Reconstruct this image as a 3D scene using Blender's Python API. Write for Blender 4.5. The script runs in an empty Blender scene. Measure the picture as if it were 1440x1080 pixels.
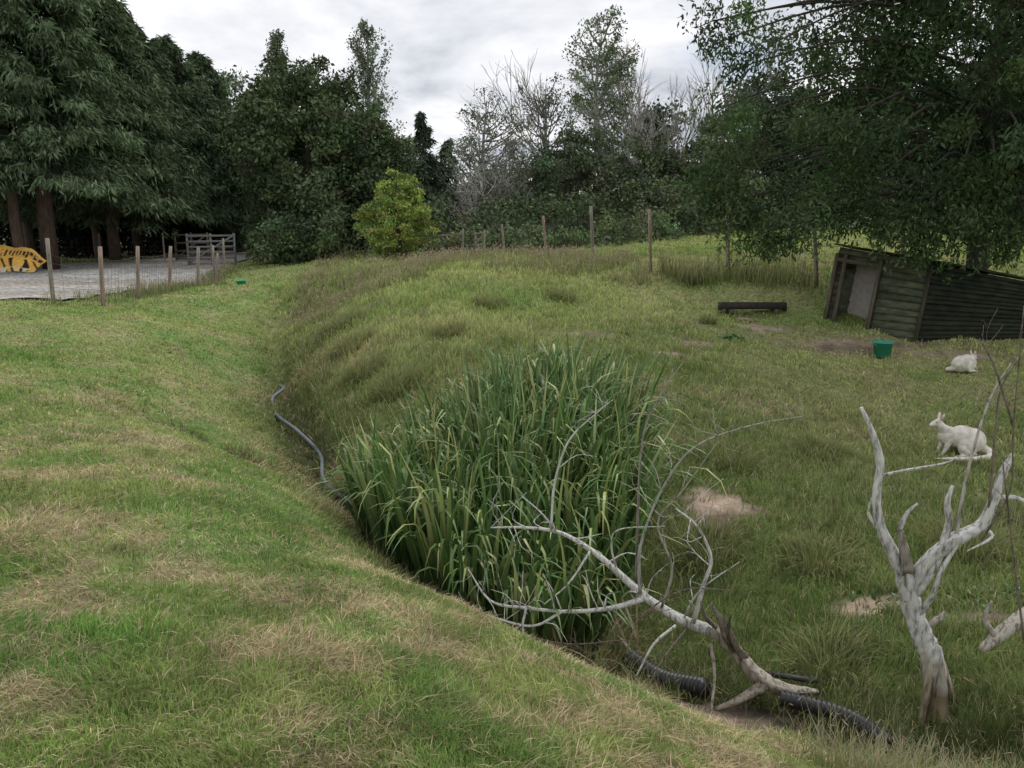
import bpy, bmesh, math, time
import numpy as np
T0=time.time()
rng=np.random.default_rng(11)
scene=bpy.context.scene
# ------------------------------------------------------------------ noise
def _h(ix,iy,seed):
    n=(ix*374761393+iy*668265263+seed*982451)&0x7fffffff
    n=((n^(n>>13))*1274126177)&0x7fffffff
    n=((n^(n>>15))*668265263)&0x7fffffff
    return (n^(n>>16))/float(0x7fffffff)
def vn(x,y,s,seed=0):
    x=np.asarray(x,float)/s; y=np.asarray(y,float)/s
    ix=np.floor(x).astype(np.int64); iy=np.floor(y).astype(np.int64)
    fx=x-ix; fy=y-iy; fx=fx*fx*(3-2*fx); fy=fy*fy*(3-2*fy)
    a=_h(ix,iy,seed);b=_h(ix+1,iy,seed);c=_h(ix,iy+1,seed);d=_h(ix+1,iy+1,seed)
    return (a*(1-fx)+b*fx)*(1-fy)+(c*(1-fx)+d*fx)*fy
def fbm(x,y,s,seed=0,o=4):
    r=0;a=.5;t=0
    for i in range(o):
        r=r+a*vn(x,y,s/(2**i),seed+i*17); t+=a; a*=.55
    return r/t
def sm(a,b,x):
    t=np.clip((x-a)/(b-a),0,1); return t*t*(3-2*t)
# ------------------------------------------------------------------ terrain
CP=np.array([
(0,0,0),(-3,0,0),(3,0,-.35),(2,2.3,-.45),(3.2,3.0,-.72),(-3,3,.02),(-6,6,.05),(-7,10,.08),(-9,16,.15),(-14,16,.15),(-8,23,.12),(-9.3,30,.15),(-20,30,.2),(-20,15,.15),(-15,5,.1),
(-1.75,5.5,-.28),(-.45,3.7,-.2),(.45,2.9,-.3),(-2.4,6.8,-.5),(-3.4,7.0,-.12),(-3.45,8.3,-.52),(-4.5,8.6,-.14),(-4.2,10.3,-.46),(-5.4,10.5,-.12),(-5.2,13.6,-.40),(-6.5,14.5,-.02),(-6.7,18.5,-.16),(-7.6,20,.05),(-3.2,5.5,-.04),(-1.6,2.8,0),(-4.4,6.6,0),
(1.2,4.3,-1.2),(2.2,3.65,-1.05),(0.3,5,-1.35),(-.7,6.2,-1.32),(-1.5,7.5,-1.2),(-2.25,8.8,-1.08),(-3.05,10.5,-.96),(-3.8,12.6,-.82),(-4.3,14,-.76),(-5.6,18,-.58),(-7.4,26,-.28),
(0.9,6.8,-.9),(0,9,-.6),(-1.3,10.3,-.42),(-2,12,-.15),(-2.4,14,.08),(-2.6,17.5,.52),(-2.2,20,.85),(2.4,20,.85),(0,20.5,.95),(-5,22,.45),(-3.2,14.2,-.15),(-1.5,14,.12),(.33,12,-.03),(2.5,15,.12),(2.9,11,-.3),(3.8,18,.5),(3.3,18.7,.75),(5,18,.6),(6.7,17,.42),
(7,14.5,-.3),(10,15,-.3),(14,18,.3),(8,30,1.3),(15,30,1.35),(10,42,1.7),(22,45,1.9),(0,26,.75),(0,35,.7),(-5,30,.4),(0,60,1.0),
(2.6,4.1,-.9),(2.5,5,-.98),(3,6.5,-.87),(1.78,6.6,-.85),(5,8.5,-.85),(4,5,-.92),(6,6,-.95),(7.4,12.5,-.6),(3,9,-.6),(4.9,16,0),(5,3,-.9),(8,8,-.9),(12,10,-.7),(13,3,-.9),
(60,10,0),(60,60,1.5),(-60,60,.8),(-60,0,.2),(0,-40,0),(50,-30,-.5),(-50,-30,0),(-30,60,.6)],float)
def _k(r2): return np.where(r2>1e-9,r2*np.log(np.maximum(r2,1e-9)),0)
_n=len(CP)
_A=np.zeros((_n+3,_n+3)); _d=((CP[:,None,:2]-CP[None,:,:2])**2).sum(-1)
_A[:_n,:_n]=_k(_d)+np.eye(_n)*0.008
_A[:_n,_n]=1;_A[:_n,_n+1:]=CP[:,:2];_A[_n,:_n]=1;_A[_n+1:,:_n]=CP[:,:2].T
_W=np.linalg.solve(_A,np.r_[CP[:,2],0,0,0])
DY=np.array([1.4,2,2.9,3.6,4.3,5,6.2,7.5,8.8,10.5,12.6,14,18,26,34,60]); DX=np.array([9,6,3.3,2.2,1.2,.2,-.7,-1.5,-2.25,-3.05,-3.8,-4.3,-5.6,-7.4,-8.4,-9])
def side(x,y): return x-np.interp(y,DY,DX)
def terrain(x,y):
    x=np.atleast_1d(np.asarray(x,float)); y=np.atleast_1d(np.asarray(y,float))
    sh=x.shape; x=x.ravel(); y=y.ravel(); z=np.full(x.shape,_W[_n])+_W[_n+1]*x+_W[_n+2]*y
    for i in range(_n): z+=_W[i]*_k((x-CP[i,0])**2+(y-CP[i,1])**2)
    r=np.hypot(x,y-10); w=1-sm(40,75,r)
    z=w*z+(1-w)*1.0
    s=side(x,y)
    rough=sm(-1.2,.2,s)*(1-sm(30,45,r))
    z+= (fbm(x,y,1.3,3,3)-.5)*(.07+.14*rough)+(fbm(x,y,.35,9,3)-.5)*(.035+.06*rough)
    z-= .2*np.exp(-(s/.28)**2)*sm(4,7,y)*(1-sm(20,28,y))
    z-= .26*np.exp(-((x+3.35)/.55)**2-((y-7.95)/.35)**2)
    return z.reshape(sh)
def tz(x,y): return float(terrain(x,y)[0])
# world point that lands on image pixel (u,v) at estimated depth y in metres
PI=math.radians(10.9); EYE=1.6
def S(u,v,y):
    a=PI+math.atan((v-540)/1090.); d=y*math.tan(a)
    D=y*math.cos(PI)+d*math.sin(PI)
    return ((u-720)/1090.*D,y,EYE-d)
# ------------------------------------------------------------------ mesh accumulator
class Acc:
    def __init__(s): s.V=[];s.F3=[];s.F4=[];s.C=[];s.M3=[];s.M4=[];s.n=0
    def add(s,V,F,col,mi=0):
        V=np.asarray(V,float).reshape(-1,3); F=np.asarray(F,np.int64)
        c=np.asarray(col,float)
        if c.ndim==1: c=np.tile(c[:3],(len(V),1))
        s.V.append(V); s.C.append(c[:,:3])
        (s.F3 if F.shape[1]==3 else s.F4).append(F+s.n)
        (s.M3 if F.shape[1]==3 else s.M4).append(np.full(len(F),mi))
        s.n+=len(V)
    def build(s,name,mats,smooth=False,parent=None):
        V=np.concatenate(s.V); C=np.concatenate(s.C)
        f3=np.concatenate(s.F3) if s.F3 else np.zeros((0,3),int)
        f4=np.concatenate(s.F4) if s.F4 else np.zeros((0,4),int)
        m=np.concatenate(s.M3+s.M4)
        L=np.concatenate([f3.ravel(),f4.ravel()]).astype(np.int32)
        st=np.concatenate([np.arange(len(f3))*3,len(f3)*3+np.arange(len(f4))*4]).astype(np.int32)
        me=bpy.data.meshes.new(name)
        me.vertices.add(len(V)); me.vertices.foreach_set('co',V.astype(np.float32).ravel())
        me.loops.add(len(L)); me.loops.foreach_set('vertex_index',L)
        me.polygons.add(len(st)); me.polygons.foreach_set('loop_start',st)
        me.polygons.foreach_set('material_index',m.astype(np.int32))
        me.update(calc_edges=True)
        if smooth: me.polygons.foreach_set('use_smooth',np.ones(len(st),bool))
        at=me.color_attributes.new('Col','FLOAT_COLOR','POINT')
        at.data.foreach_set('color',np.c_[np.clip(C,0,1),np.ones(len(C))].astype(np.float32).ravel())
        for mm in mats: me.materials.append(mm)
        ob=bpy.data.objects.new(name,me); scene.collection.objects.link(ob)
        if parent: ob.parent=parent
        return ob
def nrm(v): return v/np.maximum(np.linalg.norm(v,axis=-1,keepdims=True),1e-9)
def tube(acc,pts,rad,n=7,col=(.2,.2,.2),mi=0,sub=5,rough=0.,corr=None,colfn=None):
    P=np.array(pts,float); R=np.array(rad,float) if np.ndim(rad) else np.full(len(P),float(rad))
    if len(P)>2 and sub>1:
        Q=np.vstack([2*P[0]-P[1],P,2*P[-1]-P[-2]]); out=[];ro=[]
        for i in range(len(P)-1):
            for k in range(sub):
                t=k/sub; a,b,c,d=Q[i],Q[i+1],Q[i+2],Q[i+3]
                out.append(.5*((2*b)+(-a+c)*t+(2*a-5*b+4*c-d)*t*t+(-a+3*b-3*c+d)*t**3)); ro.append(R[i]*(1-t)+R[i+1]*t)
        out.append(P[-1]);ro.append(R[-1]);P=np.array(out);R=np.array(ro)
    if corr:
        Ls=np.r_[0,np.cumsum(np.linalg.norm(np.diff(P,axis=0),axis=1))]; m=int(Ls[-1]/corr*4)
        ss=np.linspace(0,Ls[-1],m); P=np.c_[[np.interp(ss,Ls,P[:,i]) for i in range(3)]].T; R=np.interp(ss,Ls,R)*(1+.09*np.where((np.arange(m)%4)<2,1,-1))
    T=nrm(np.gradient(P,axis=0)); ref=np.array([.13,.27,1.]) if abs(T[0][2])<.9 else np.array([1.,.2,0])
    U=nrm(np.cross(T,ref)); W=np.cross(T,U); an=np.linspace(0,2*math.pi,n,endpoint=False)
    rr=R[:,None]*np.ones(n)
    if rough: rr=rr*(1+rough*(rng.random((1,n))-.5)*1.6+rough*.6*(rng.random((len(P),n))-.5))
    V=P[:,None]+rr[...,None]*(U[:,None]*np.cos(an)[None,:,None]+W[:,None]*np.sin(an)[None,:,None])
    m=len(P); i=np.arange(m-1)[:,None]; j=np.arange(n)[None]; j2=(j+1)%n
    F=np.stack([i*n+j,i*n+j2,(i+1)*n+j2,(i+1)*n+j],-1).reshape(-1,4)
    base=acc.n
    c=np.asarray(col,float)[:3]
    cc=np.tile(c,(m*n,1)) if colfn is None else colfn(np.repeat(P,n,0),c)
    acc.add(V.reshape(-1,3),F,cc,mi)
    VC=np.array([P[0],P[-1]]); 
    acc.V.append(VC); acc.C.append(np.tile(c,(2,1)))
    jj=np.arange(n); cap=np.concatenate([np.stack([np.full(n,acc.n),base+(jj+1)%n,base+jj],-1),np.stack([np.full(n,acc.n+1),base+(m-1)*n+jj,base+(m-1)*n+(jj+1)%n],-1)])
    acc.n+=2; acc.F3.append(cap); acc.M3.append(np.full(len(cap),mi))
    return P,R
def box(acc,p0,p1,w,t,col,mi=0,up=(0,0,1)):
    p0=np.array(p0,float);p1=np.array(p1,float);d=nrm(p1-p0);u=np.array(up,float)
    if abs(np.dot(d,u))>.95:u=np.array([0,1.,0]) if abs(d[1])<.9 else np.array([1.,0,0])
    s=nrm(np.cross(d,u));u=np.cross(s,d)
    V=[p+s*a*t/2+u*b*w/2 for p in(p0,p1) for a,b in((-1,-1),(1,-1),(1,1),(-1,1))]
    acc.add(V,[(0,3,2,1),(4,5,6,7),(0,1,5,4),(1,2,6,5),(2,3,7,6),(3,0,4,7)],col,mi)
def leaves(acc,P,L,W,col,droop=0.2,mi=0,flat=0.):
    n=len(P)
    A=rng.normal(size=(n,3)); A[:,2]=A[:,2]*(1-flat)-droop; A=nrm(A)
    B=nrm(np.cross(A,rng.normal(size=(n,3))))
    L=np.broadcast_to(L,n)[:,None]; W=np.broadcast_to(W,n)[:,None]
    V=np.stack([P,P+A*L*.45+B*W*.5,P+A*L,P+A*L*.45-B*W*.5],1)
    acc.add(V.reshape(-1,3),np.arange(n*4).reshape(n,4),np.repeat(col,4,0),mi)
def jit(col,n,a=.25,hue=.12):
    c=np.array(col)[None]*(1+a*(rng.random((n,1))*2-1)); c=c*(1+hue*(rng.random((n,3))*2-1)); return c
def arch(acc,x,y,L,W,lean,bend,t0,seg,cb,ct,mi=0,z=None,az=None):
    n=len(x); z=terrain(x,y)-.01 if z is None else z
    az=rng.random(n)*2*math.pi if az is None else az
    t=np.linspace(0,1,seg+1); ang=lean[:,None]+bend[:,None]*sm(0,1,(t[None]-t0[:,None])/(1-t0[:,None]))
    ds=(L/seg)[:,None]; h=np.cumsum(np.sin(ang)*ds,1)-np.sin(ang)[:,:1]*ds; v=np.cumsum(np.cos(ang)*ds,1)-np.cos(ang)[:,:1]*ds
    C=np.stack([x[:,None]+h*np.cos(az)[:,None],y[:,None]+h*np.sin(az)[:,None],z[:,None]+v],-1)
    sa=az+math.pi/2+rng.normal(size=n)*.7; sd=np.stack([np.cos(sa),np.sin(sa),np.zeros(n)],-1)[:,None]
    w=(W[:,None]*(1-t[None]**3)*.5+.0004)[...,None]
    V=np.stack([C-sd*w,C+sd*w],2)
    k=(seg+1)*2; b=(np.arange(n)*k)[:,None]; i=np.arange(seg)[None]*2
    F=np.stack([b+i,b+i+1,b+i+3,b+i+2],-1).reshape(-1,4)
    tt=t[None,:,None,None]; col=(cb[:,None,None]*(1-tt)+ct[:,None,None]*tt)*np.ones((1,1,2,1))
    acc.add(V.reshape(-1,3),F,col.reshape(-1,3),mi)
# ------------------------------------------------------------------ materials
def newmat(name):
    m=bpy.data.materials.new(name); m.use_nodes=True; nt=m.node_tree; nt.nodes.clear(); return m,nt
def N(nt,t,**k):
    n=nt.nodes.new(t)
    for a,b in k.items(): setattr(n,a,b)
    return n
def foliage_mat(name,trans=.3,rough=.6,spec=.25):
    m,nt=newmat(name); o=N(nt,'ShaderNodeOutputMaterial'); a=N(nt,'ShaderNodeAttribute',attribute_name='Col')
    if spec>0:
        p=N(nt,'ShaderNodeBsdfPrincipled'); p.inputs['Roughness'].default_value=rough; p.inputs['Specular IOR Level'].default_value=spec; nt.links.new(a.outputs['Color'],p.inputs['Base Color'])
    else:
        p=N(nt,'ShaderNodeBsdfDiffuse'); nt.links.new(a.outputs['Color'],p.inputs['Color'])
    if trans<=0: nt.links.new(p.outputs[0],o.inputs[0]); return m
    t=N(nt,'ShaderNodeBsdfTranslucent'); mx=N(nt,'ShaderNodeMixShader'); mx.inputs[0].default_value=trans
    nt.links.new(a.outputs['Color'],t.inputs['Color'])
    nt.links.new(p.outputs[0],mx.inputs[1]);nt.links.new(t.outputs[0],mx.inputs[2]);nt.links.new(mx.outputs[0],o.inputs[0]); return m
def surf_mat(name,scale=(8,8,8),lo=.6,hi=1.3,rough=.85,bump=.3,spec=.2,a0=.3,a1=.7,detail=8):
    m,nt=newmat(name); o=N(nt,'ShaderNodeOutputMaterial'); a=N(nt,'ShaderNodeAttribute',attribute_name='Col')
    p=N(nt,'ShaderNodeBsdfPrincipled'); p.inputs['Roughness'].default_value=rough; p.inputs['Specular IOR Level'].default_value=spec
    tc=N(nt,'ShaderNodeTexCoord'); mp=N(nt,'ShaderNodeMapping'); mp.inputs['Scale'].default_value=scale
    nz=N(nt,'ShaderNodeTexNoise'); nz.inputs['Scale'].default_value=1; nz.inputs['Detail'].default_value=detail; nz.inputs['Roughness'].default_value=.65
    mr=N(nt,'ShaderNodeMapRange'); mr.inputs[1].default_value=a0; mr.inputs[2].default_value=a1; mr.inputs[3].default_value=lo; mr.inputs[4].default_value=hi
    vm=N(nt,'ShaderNodeVectorMath',operation='SCALE'); bp=N(nt,'ShaderNodeBump'); bp.inputs['Strength'].default_value=bump; bp.inputs['Distance'].default_value=.03
    l=nt.links.new
    l(tc.outputs['Object'],mp.inputs[0]); l(mp.outputs[0],nz.inputs['Vector']); l(nz.outputs[0],mr.inputs[0]); l(a.outputs['Color'],vm.inputs[0]); l(mr.outputs[0],vm.inputs['Scale'])
    l(vm.outputs[0],p.inputs['Base Color']); l(nz.outputs[0],bp.inputs['Height']); l(bp.outputs[0],p.inputs['Normal']); l(p.outputs[0],o.inputs[0]); return m
M_leaf=foliage_mat('leaf',0,.6,0); M_ash=foliage_mat('ash_leaf',.2,.6,0); M_grass=foliage_mat('grass_blade',.3,.65,0); M_iris=foliage_mat('iris_leaf',.2,.42,.4)
M_bark=surf_mat('bark',(12,12,3),.5,1.4,.9,.5); M_ground=surf_mat('ground',(9,9,9),.6,1.35,.95,.6)
M_wood=surf_mat('weathered_wood',(25,25,4),.6,1.3,.85,.4); M_dead=surf_mat('bleached_wood',(45,45,5),.40,1.08,.8,.8,.1,.38,.50)
M_gravel=surf_mat('gravel',(9,9,9),.45,1.45,.95,.9,.1,.38,.62); M_plastic=surf_mat('plastic',(5,5,5),.85,1.1,.45,.02,.5); M_wire=surf_mat('wire',(3,3,3),.8,1.1,.6,0)
M_board=surf_mat('mossy_boards',(4,4,9),.45,1.6,.9,.5); M_sheet=surf_mat('sheet',(10,10,10),.8,1.2,.6,.1); M_hill=surf_mat('hillside',(.5,.5,.8),.6,1.3,.95,.1)
# ------------------------------------------------------------------ colours
GREEN=np.array([.245,.335,.098]); GREEN2=np.array([.345,.395,.145]); STRAW=np.array([.68,.55,.345]); DKG=np.array([.170,.245,.070]); OLIVE=np.array([.29,.32,.13]); SOIL=np.array([.19,.145,.108])
PATCH=[(1.9,6.65,.30,.38),(2.6,5.05,.28,.12),(3.05,4.65,.22,.12),(6.3,14.0,1.7,.5),(5.2,14.9,1.0,.25),(2.3,11.6,.45,.22),(3.0,12.6,.6,.3),(.9,12.6,.6,.25),(2.0,13.6,.5,.25),(1.35,3.95,.6,.28),(7.9,13.4,1.3,.35),(.35,4.75,.35,.25)]
def baremask(x,y):
    m=np.zeros_like(x)
    w=(fbm(x,y,.5,77,3)-.5)*2.0+(fbm(x,y,.1,7,2)-.5)*.8
    for a,b,rx,ry in PATCH: m=np.maximum(m,1-sm(.6,1.25,np.sqrt(((x-a)/rx)**2+((y-b)/ry)**2)+w))
    return m
def strawmask(x,y):
    s=side(x,y); bank=1-sm(-1.25,-.5,s)
    f=.55*fbm(x*.85+y*.2,y*1.35,.62,23,5)+.45*fbm(x+y*.3,y*1.6,.26,5,4)
    near=sm(10.5,2.2,np.hypot(x+1.5,y))
    k=sm(.455-.03*near,.575-.03*near,f)
    fresh=sm(.54,.64,fbm(x,y,.55,47,4))
    k=k*(1-.8*fresh)
    return k*bank*(.5+.32*near)+.4*(1-bank)*sm(.47,.70,fbm(x,y,1.4,41,4))
def gcol(x,y):
    s=side(x,y); bank=1-sm(-.7,.1,s); r=np.hypot(x,y)
    g=DKG+(OLIVE-DKG)*np.clip(fbm(x,y,2.2,61,4)[:,None]*2.0-.4,0,1.3)
    gb=GREEN+(GREEN2-GREEN)*np.clip(fbm(x,y,1.6,63,3)[:,None]*2-.5,-.4,1.3)
    fresh=(sm(.53,.66,fbm(x,y,.55,47,4)))[:,None]; gb=gb*(1-fresh*np.array([.28,.08,.25]))
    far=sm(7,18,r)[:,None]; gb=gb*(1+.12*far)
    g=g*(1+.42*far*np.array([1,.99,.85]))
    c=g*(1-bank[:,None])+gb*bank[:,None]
    d=(np.exp(-((s-.05)/.65)**2)*sm(24,9,r))[:,None]; c=c*(1-.5*d)  # shade painted into the grass along the ditch so it reads deeper
    st=strawmask(x,y)[:,None]; return c,st
# ------------------------------------------------------------------ ground sheet
def ground():
    s=np.linspace(-1,1,441); k=5.6
    X=420*np.sinh(k*s)/np.sinh(k)+.5; Y=5+430*np.sinh(k*s)/np.sinh(k)
    XX,YY=np.meshgrid(X,Y,indexing='ij'); x=XX.ravel(); y=YY.ravel(); z=terrain(x,y)
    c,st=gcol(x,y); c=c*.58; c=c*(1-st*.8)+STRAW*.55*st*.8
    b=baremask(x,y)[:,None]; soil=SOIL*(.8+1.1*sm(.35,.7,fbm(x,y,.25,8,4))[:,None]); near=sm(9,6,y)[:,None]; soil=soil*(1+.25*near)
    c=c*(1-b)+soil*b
    sd=side(x,y); d=np.exp(-(sd/.4)**2)*sm(16,7,y); c=c*(1-.85*d[:,None])+np.array([.045,.038,.028])*.85*d[:,None]  # dirt floor, with painted shade darkening it to deepen the ditch
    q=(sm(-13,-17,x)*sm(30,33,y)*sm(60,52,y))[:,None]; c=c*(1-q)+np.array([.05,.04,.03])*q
    a=Acc(); n=len(s); i,j=np.meshgrid(np.arange(n-1),np.arange(n-1),indexing='ij')
    F=np.stack([i*n+j,(i+1)*n+j,(i+1)*n+j+1,i*n+j+1],-1).reshape(-1,4)
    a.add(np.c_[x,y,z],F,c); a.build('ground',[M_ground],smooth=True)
ground()
def hill():
    m,k=160,14; u=np.linspace(-1,1,m); x=u*260; a=Acc(); XX=np.repeat(x[:,None],k,1); t=np.linspace(0,1,k)[None]
    Y=88+60*t+0*XX; H=(6.0+5.5*sm(-10,60,XX)+2.5*(fbm(XX,XX*0+3,22,5,4)-.5)*2)*sm(0,1,t)+ (fbm(XX,Y,5,6,3)-.5)*2.2
    i,j=np.meshgrid(np.arange(m-1),np.arange(k-1),indexing='ij'); F=np.stack([i*k+j,(i+1)*k+j,(i+1)*k+j+1,i*k+j+1],-1).reshape(-1,4)
    a.add(np.c_[XX.ravel(),Y.ravel(),(H+.5).ravel()],F,(.085,.105,.06)); a.build('hill',[M_hill])
hill()
def road():
    R=np.array([(-9.9,16.9),(-10.0,20),(-10.2,24),(-11.4,29),(-12.0,33),(-12.6,40),(-13,52)],float)
    Lf=np.array([(-48,15.5),(-48,22),(-32,30),(-24,33),(-18.2,35),(-16.2,41),(-15.8,52)],float)
    m=110;k=110; t=np.linspace(0,6,m); r=np.c_[np.interp(t,range(7),R[:,0]),np.interp(t,range(7),R[:,1])]; l=np.c_[np.interp(t,range(7),Lf[:,0]),np.interp(t,range(7),Lf[:,1])]
    w=(np.linspace(0,1,k)**1.6)[None,:,None]; P=(r[:,None]*(1-w)+l[:,None]*w); x=P[...,0].ravel();y=P[...,1].ravel()
    e=(fbm(x,y,1.,5,3)-.5)*.8*(np.tile(np.abs(np.linspace(-1,1,k))>.95,m)); x=x+e
    a=Acc(); c=np.array([.40,.385,.36])*(.6+.8*fbm(x,y,1.6,4,5))[:,None]*(.85+.3*rng.random((len(x),1)))
    mud=sm(.5,.65,fbm(x*.4,y,1.6,14,4))[:,None]*.6; c=c*(1-mud)+np.array([.30,.245,.19])*mud
    i,j=np.meshgrid(np.arange(m-1),np.arange(k-1),indexing='ij')
    F=np.stack([i*k+j,i*k+j+1,(i+1)*k+j+1,(i+1)*k+j],-1).reshape(-1,4)
    a.add(np.c_[x,y,terrain(x,y)+.05],F[:,::-1],c); a.build('gravel_road',[M_gravel],smooth=True)
road()
# ------------------------------------------------------------------ grass
def on_road(x,y,e=0.):
    rx=np.interp(y,[16.9,20,24,29,33,40,52],[-9.9,-10,-10.2,-11.4,-12,-12.6,-13]); lx=np.interp(y,[15.5,22,30,33,35,41,52],[-48,-48,-32,-24,-18.2,-16.2,-15.8])
    near=np.where(x<-9.9,16.9+(x+9.9)*.037,0)
    w=(fbm(x,y,.8,33,3)-.5)*1.1
    return (x+w<rx)&(x>lx)&(y+w>near)&(y<52)
def grass():
    n=800000
    r=1.5*np.exp(rng.random(n)*math.log(48/1.5)); th=(rng.random(n)-.5)*math.radians(98)
    x=r*np.sin(th); y=r*np.cos(th)
    k=(rng.random(n)>baremask(x,y)*.95)&~on_road(x,y); x=x[k];y=y[k];r=r[k];n=len(x)
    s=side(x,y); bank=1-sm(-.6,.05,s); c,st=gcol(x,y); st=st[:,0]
    tall=fbm(x,y,.9,91,4); tuft=sm(.55,.72,fbm(x,y,.22,95,3))
    L=.020+.024*rng.random(n)+.02*sm(.4,.7,tall)+.035*tuft*rng.random(n)
    Lr=.04+.065*rng.random(n)+.11*sm(.48,.75,tall)*rng.random(n)+.06*tuft*rng.random(n)
    L=L*bank+Lr*(1-bank)
    mound=sm(-.3,.4,s)*(1-sm(2.2,4,s))*sm(7,10,y); L*=1+mound*.5*rng.random(n)
    lipw=np.exp(-((s+.75)/.3)**2)*sm(12,7,y); L*=1+.9*lipw
    lawn=sm(1.5,4,x)*sm(8,11,y)*sm(19,17,y); L*=1-.45*lawn
    L*=1+.4*sm(6,30,r)
    W=np.maximum(.0032,.00105*r)*(.6+.8*rng.random(n))
    isst=rng.random(n)<(.17+.72*st)
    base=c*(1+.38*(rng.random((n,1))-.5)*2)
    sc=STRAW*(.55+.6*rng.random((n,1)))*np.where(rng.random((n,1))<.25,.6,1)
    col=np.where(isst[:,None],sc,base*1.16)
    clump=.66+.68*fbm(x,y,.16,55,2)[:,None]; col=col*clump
    lean=np.where(isst,.5+.48*rng.random(n),.1+.72*rng.random(n)**1.1)
    lean=np.where(isst&(rng.random(n)<.55)&(bank>.5),1.0-.05*rng.random(n),lean)
    L=np.where(lean>.95,L*1.7,L)
    fl=fbm(x,y,.5,71,2)*12.; az=np.where(rng.random(n)<.55,fl+rng.normal(size=n)*.7,rng.random(n)*6.283); sa=rng.random(n)*6.283
    z=terrain(x,y)
    up=np.sqrt(1-lean**2); d=np.stack([np.cos(az),np.sin(az)],-1)
    B=np.c_[x,y,z-.006+.024*(lean>.95)*rng.random(n)]
    Tm=np.c_[B[:,:2]+d*(lean*L*.38)[:,None],B[:,2]+L*up*.65+.003]
    Tp=np.c_[B[:,:2]+d*(lean*L)[:,None],B[:,2]+L*up]
    sd=np.c_[np.cos(sa),np.sin(sa),np.zeros(n)]*W[:,None]*.5
    V=np.stack([B-sd,B+sd,Tm-sd*.8,Tm+sd*.8,Tp],1)
    b=(np.arange(n)*5)[:,None]; F=np.concatenate([b+np.array([[0,1,3]]),b+np.array([[0,3,2]]),b+np.array([[2,3,4]])])
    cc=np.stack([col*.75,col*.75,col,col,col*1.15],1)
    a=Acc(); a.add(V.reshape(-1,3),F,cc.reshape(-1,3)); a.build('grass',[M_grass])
grass()
def seedgrass():
    a=Acc()
    def patch(n,fx,Lr,hd=.3,ctip=(.36,.35,.19)):
        x,y=fx(n); k=~on_road(x,y)&(rng.random(len(x))>baremask(x,y))&(rng.random(len(x))<sm(.3,.6,fbm(x,y,.8,66,3))); x=x[k];y=y[k];n=len(x)
        L=Lr[0]+(Lr[1]-Lr[0])*rng.random(n); r=np.hypot(x,y)
        cb=jit((.17,.22,.07),n,.3); ct=jit(ctip,n,.35)
        arch(a,x,y,L,np.maximum(.003,.0008*r),rng.random(n)*.3,rng.random(n)*.8,.3+.3*rng.random(n),3,cb,ct)
        m=int(n*hd); idx=rng.choice(n,m,replace=False)
        P=np.c_[x[idx],y[idx],terrain(x[idx],y[idx])+L[idx]*.9]; P+=rng.normal(size=P.shape)*.01
        leaves(a,P,.04+.002*r[idx],np.maximum(.005,.0009*r[idx]),jit((.44,.35,.26),m,.3),droop=-1.2)
    def m1(n): y=8.5+14*rng.random(n); s=.45+1.9*rng.random(n)**1.3; return np.interp(y,DY,DX)+s,y
    def m2(n): return rng.uniform(-5.5,3.2,n),17.5+4*rng.random(n)
    def m3(n): y=22+14*rng.random(n); return np.interp(y,DY,DX)+rng.uniform(.3,4,n),y
    def m4(n): x=rng.uniform(3.5,8,n); return x,18.6-.42*(x-3.3)+rng.normal(size=n)*.35
    def m5(n): y=rng.uniform(15.5,32,n); return np.interp(y,[15,21,28,32],[-9.3,-9.3,-10.8,-11.4])+rng.normal(size=n)*.3,y
    def m6(n): y=rng.uniform(2.3,9,n); return np.interp(y,DY,DX)+rng.uniform(.3,5.5,n),y
    def m7(n): y=rng.uniform(3.0,7,n); return np.interp(y,DY,DX)+rng.uniform(-.75,.3,n),y
    def m8(n): return rng.uniform(1.3,3.4,n),rng.uniform(2.1,3.2,n)
    patch(6500,m1,(.10,.30),.2); patch(8500,m2,(.15,.36),.45,(.42,.37,.23)); patch(3500,m3,(.2,.42),.4); patch(1600,m4,(.25,.7),.4); patch(3500,m5,(.12,.38),.2); patch(6500,m6,(.12,.3),.12,(.42,.41,.24)); patch(2500,m7,(.1,.3),.1); patch(4500,m8,(.1,.28),.1,(.5,.46,.29))
    a.build('seeding_grass',[M_grass])
seedgrass()
def tussock(name,x,y,n,L,r,cb,ct,w=.006,bend=1.6,lean=.9):
    a=Acc(); rr=r*np.sqrt(rng.random(n)); t=rng.random(n)*6.283
    px=x+rr*np.cos(t);py=y+rr*np.sin(t)
    arch(a,px,py,L*(.5+.5*rng.random(n)),np.full(n,w),lean*rng.random(n),bend*rng.random(n),.2+.3*rng.random(n),6,jit(cb,n,.3),jit(ct,n,.35),az=t+rng.normal(size=n)*.5)
    return a.build(name,[M_grass])
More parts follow.
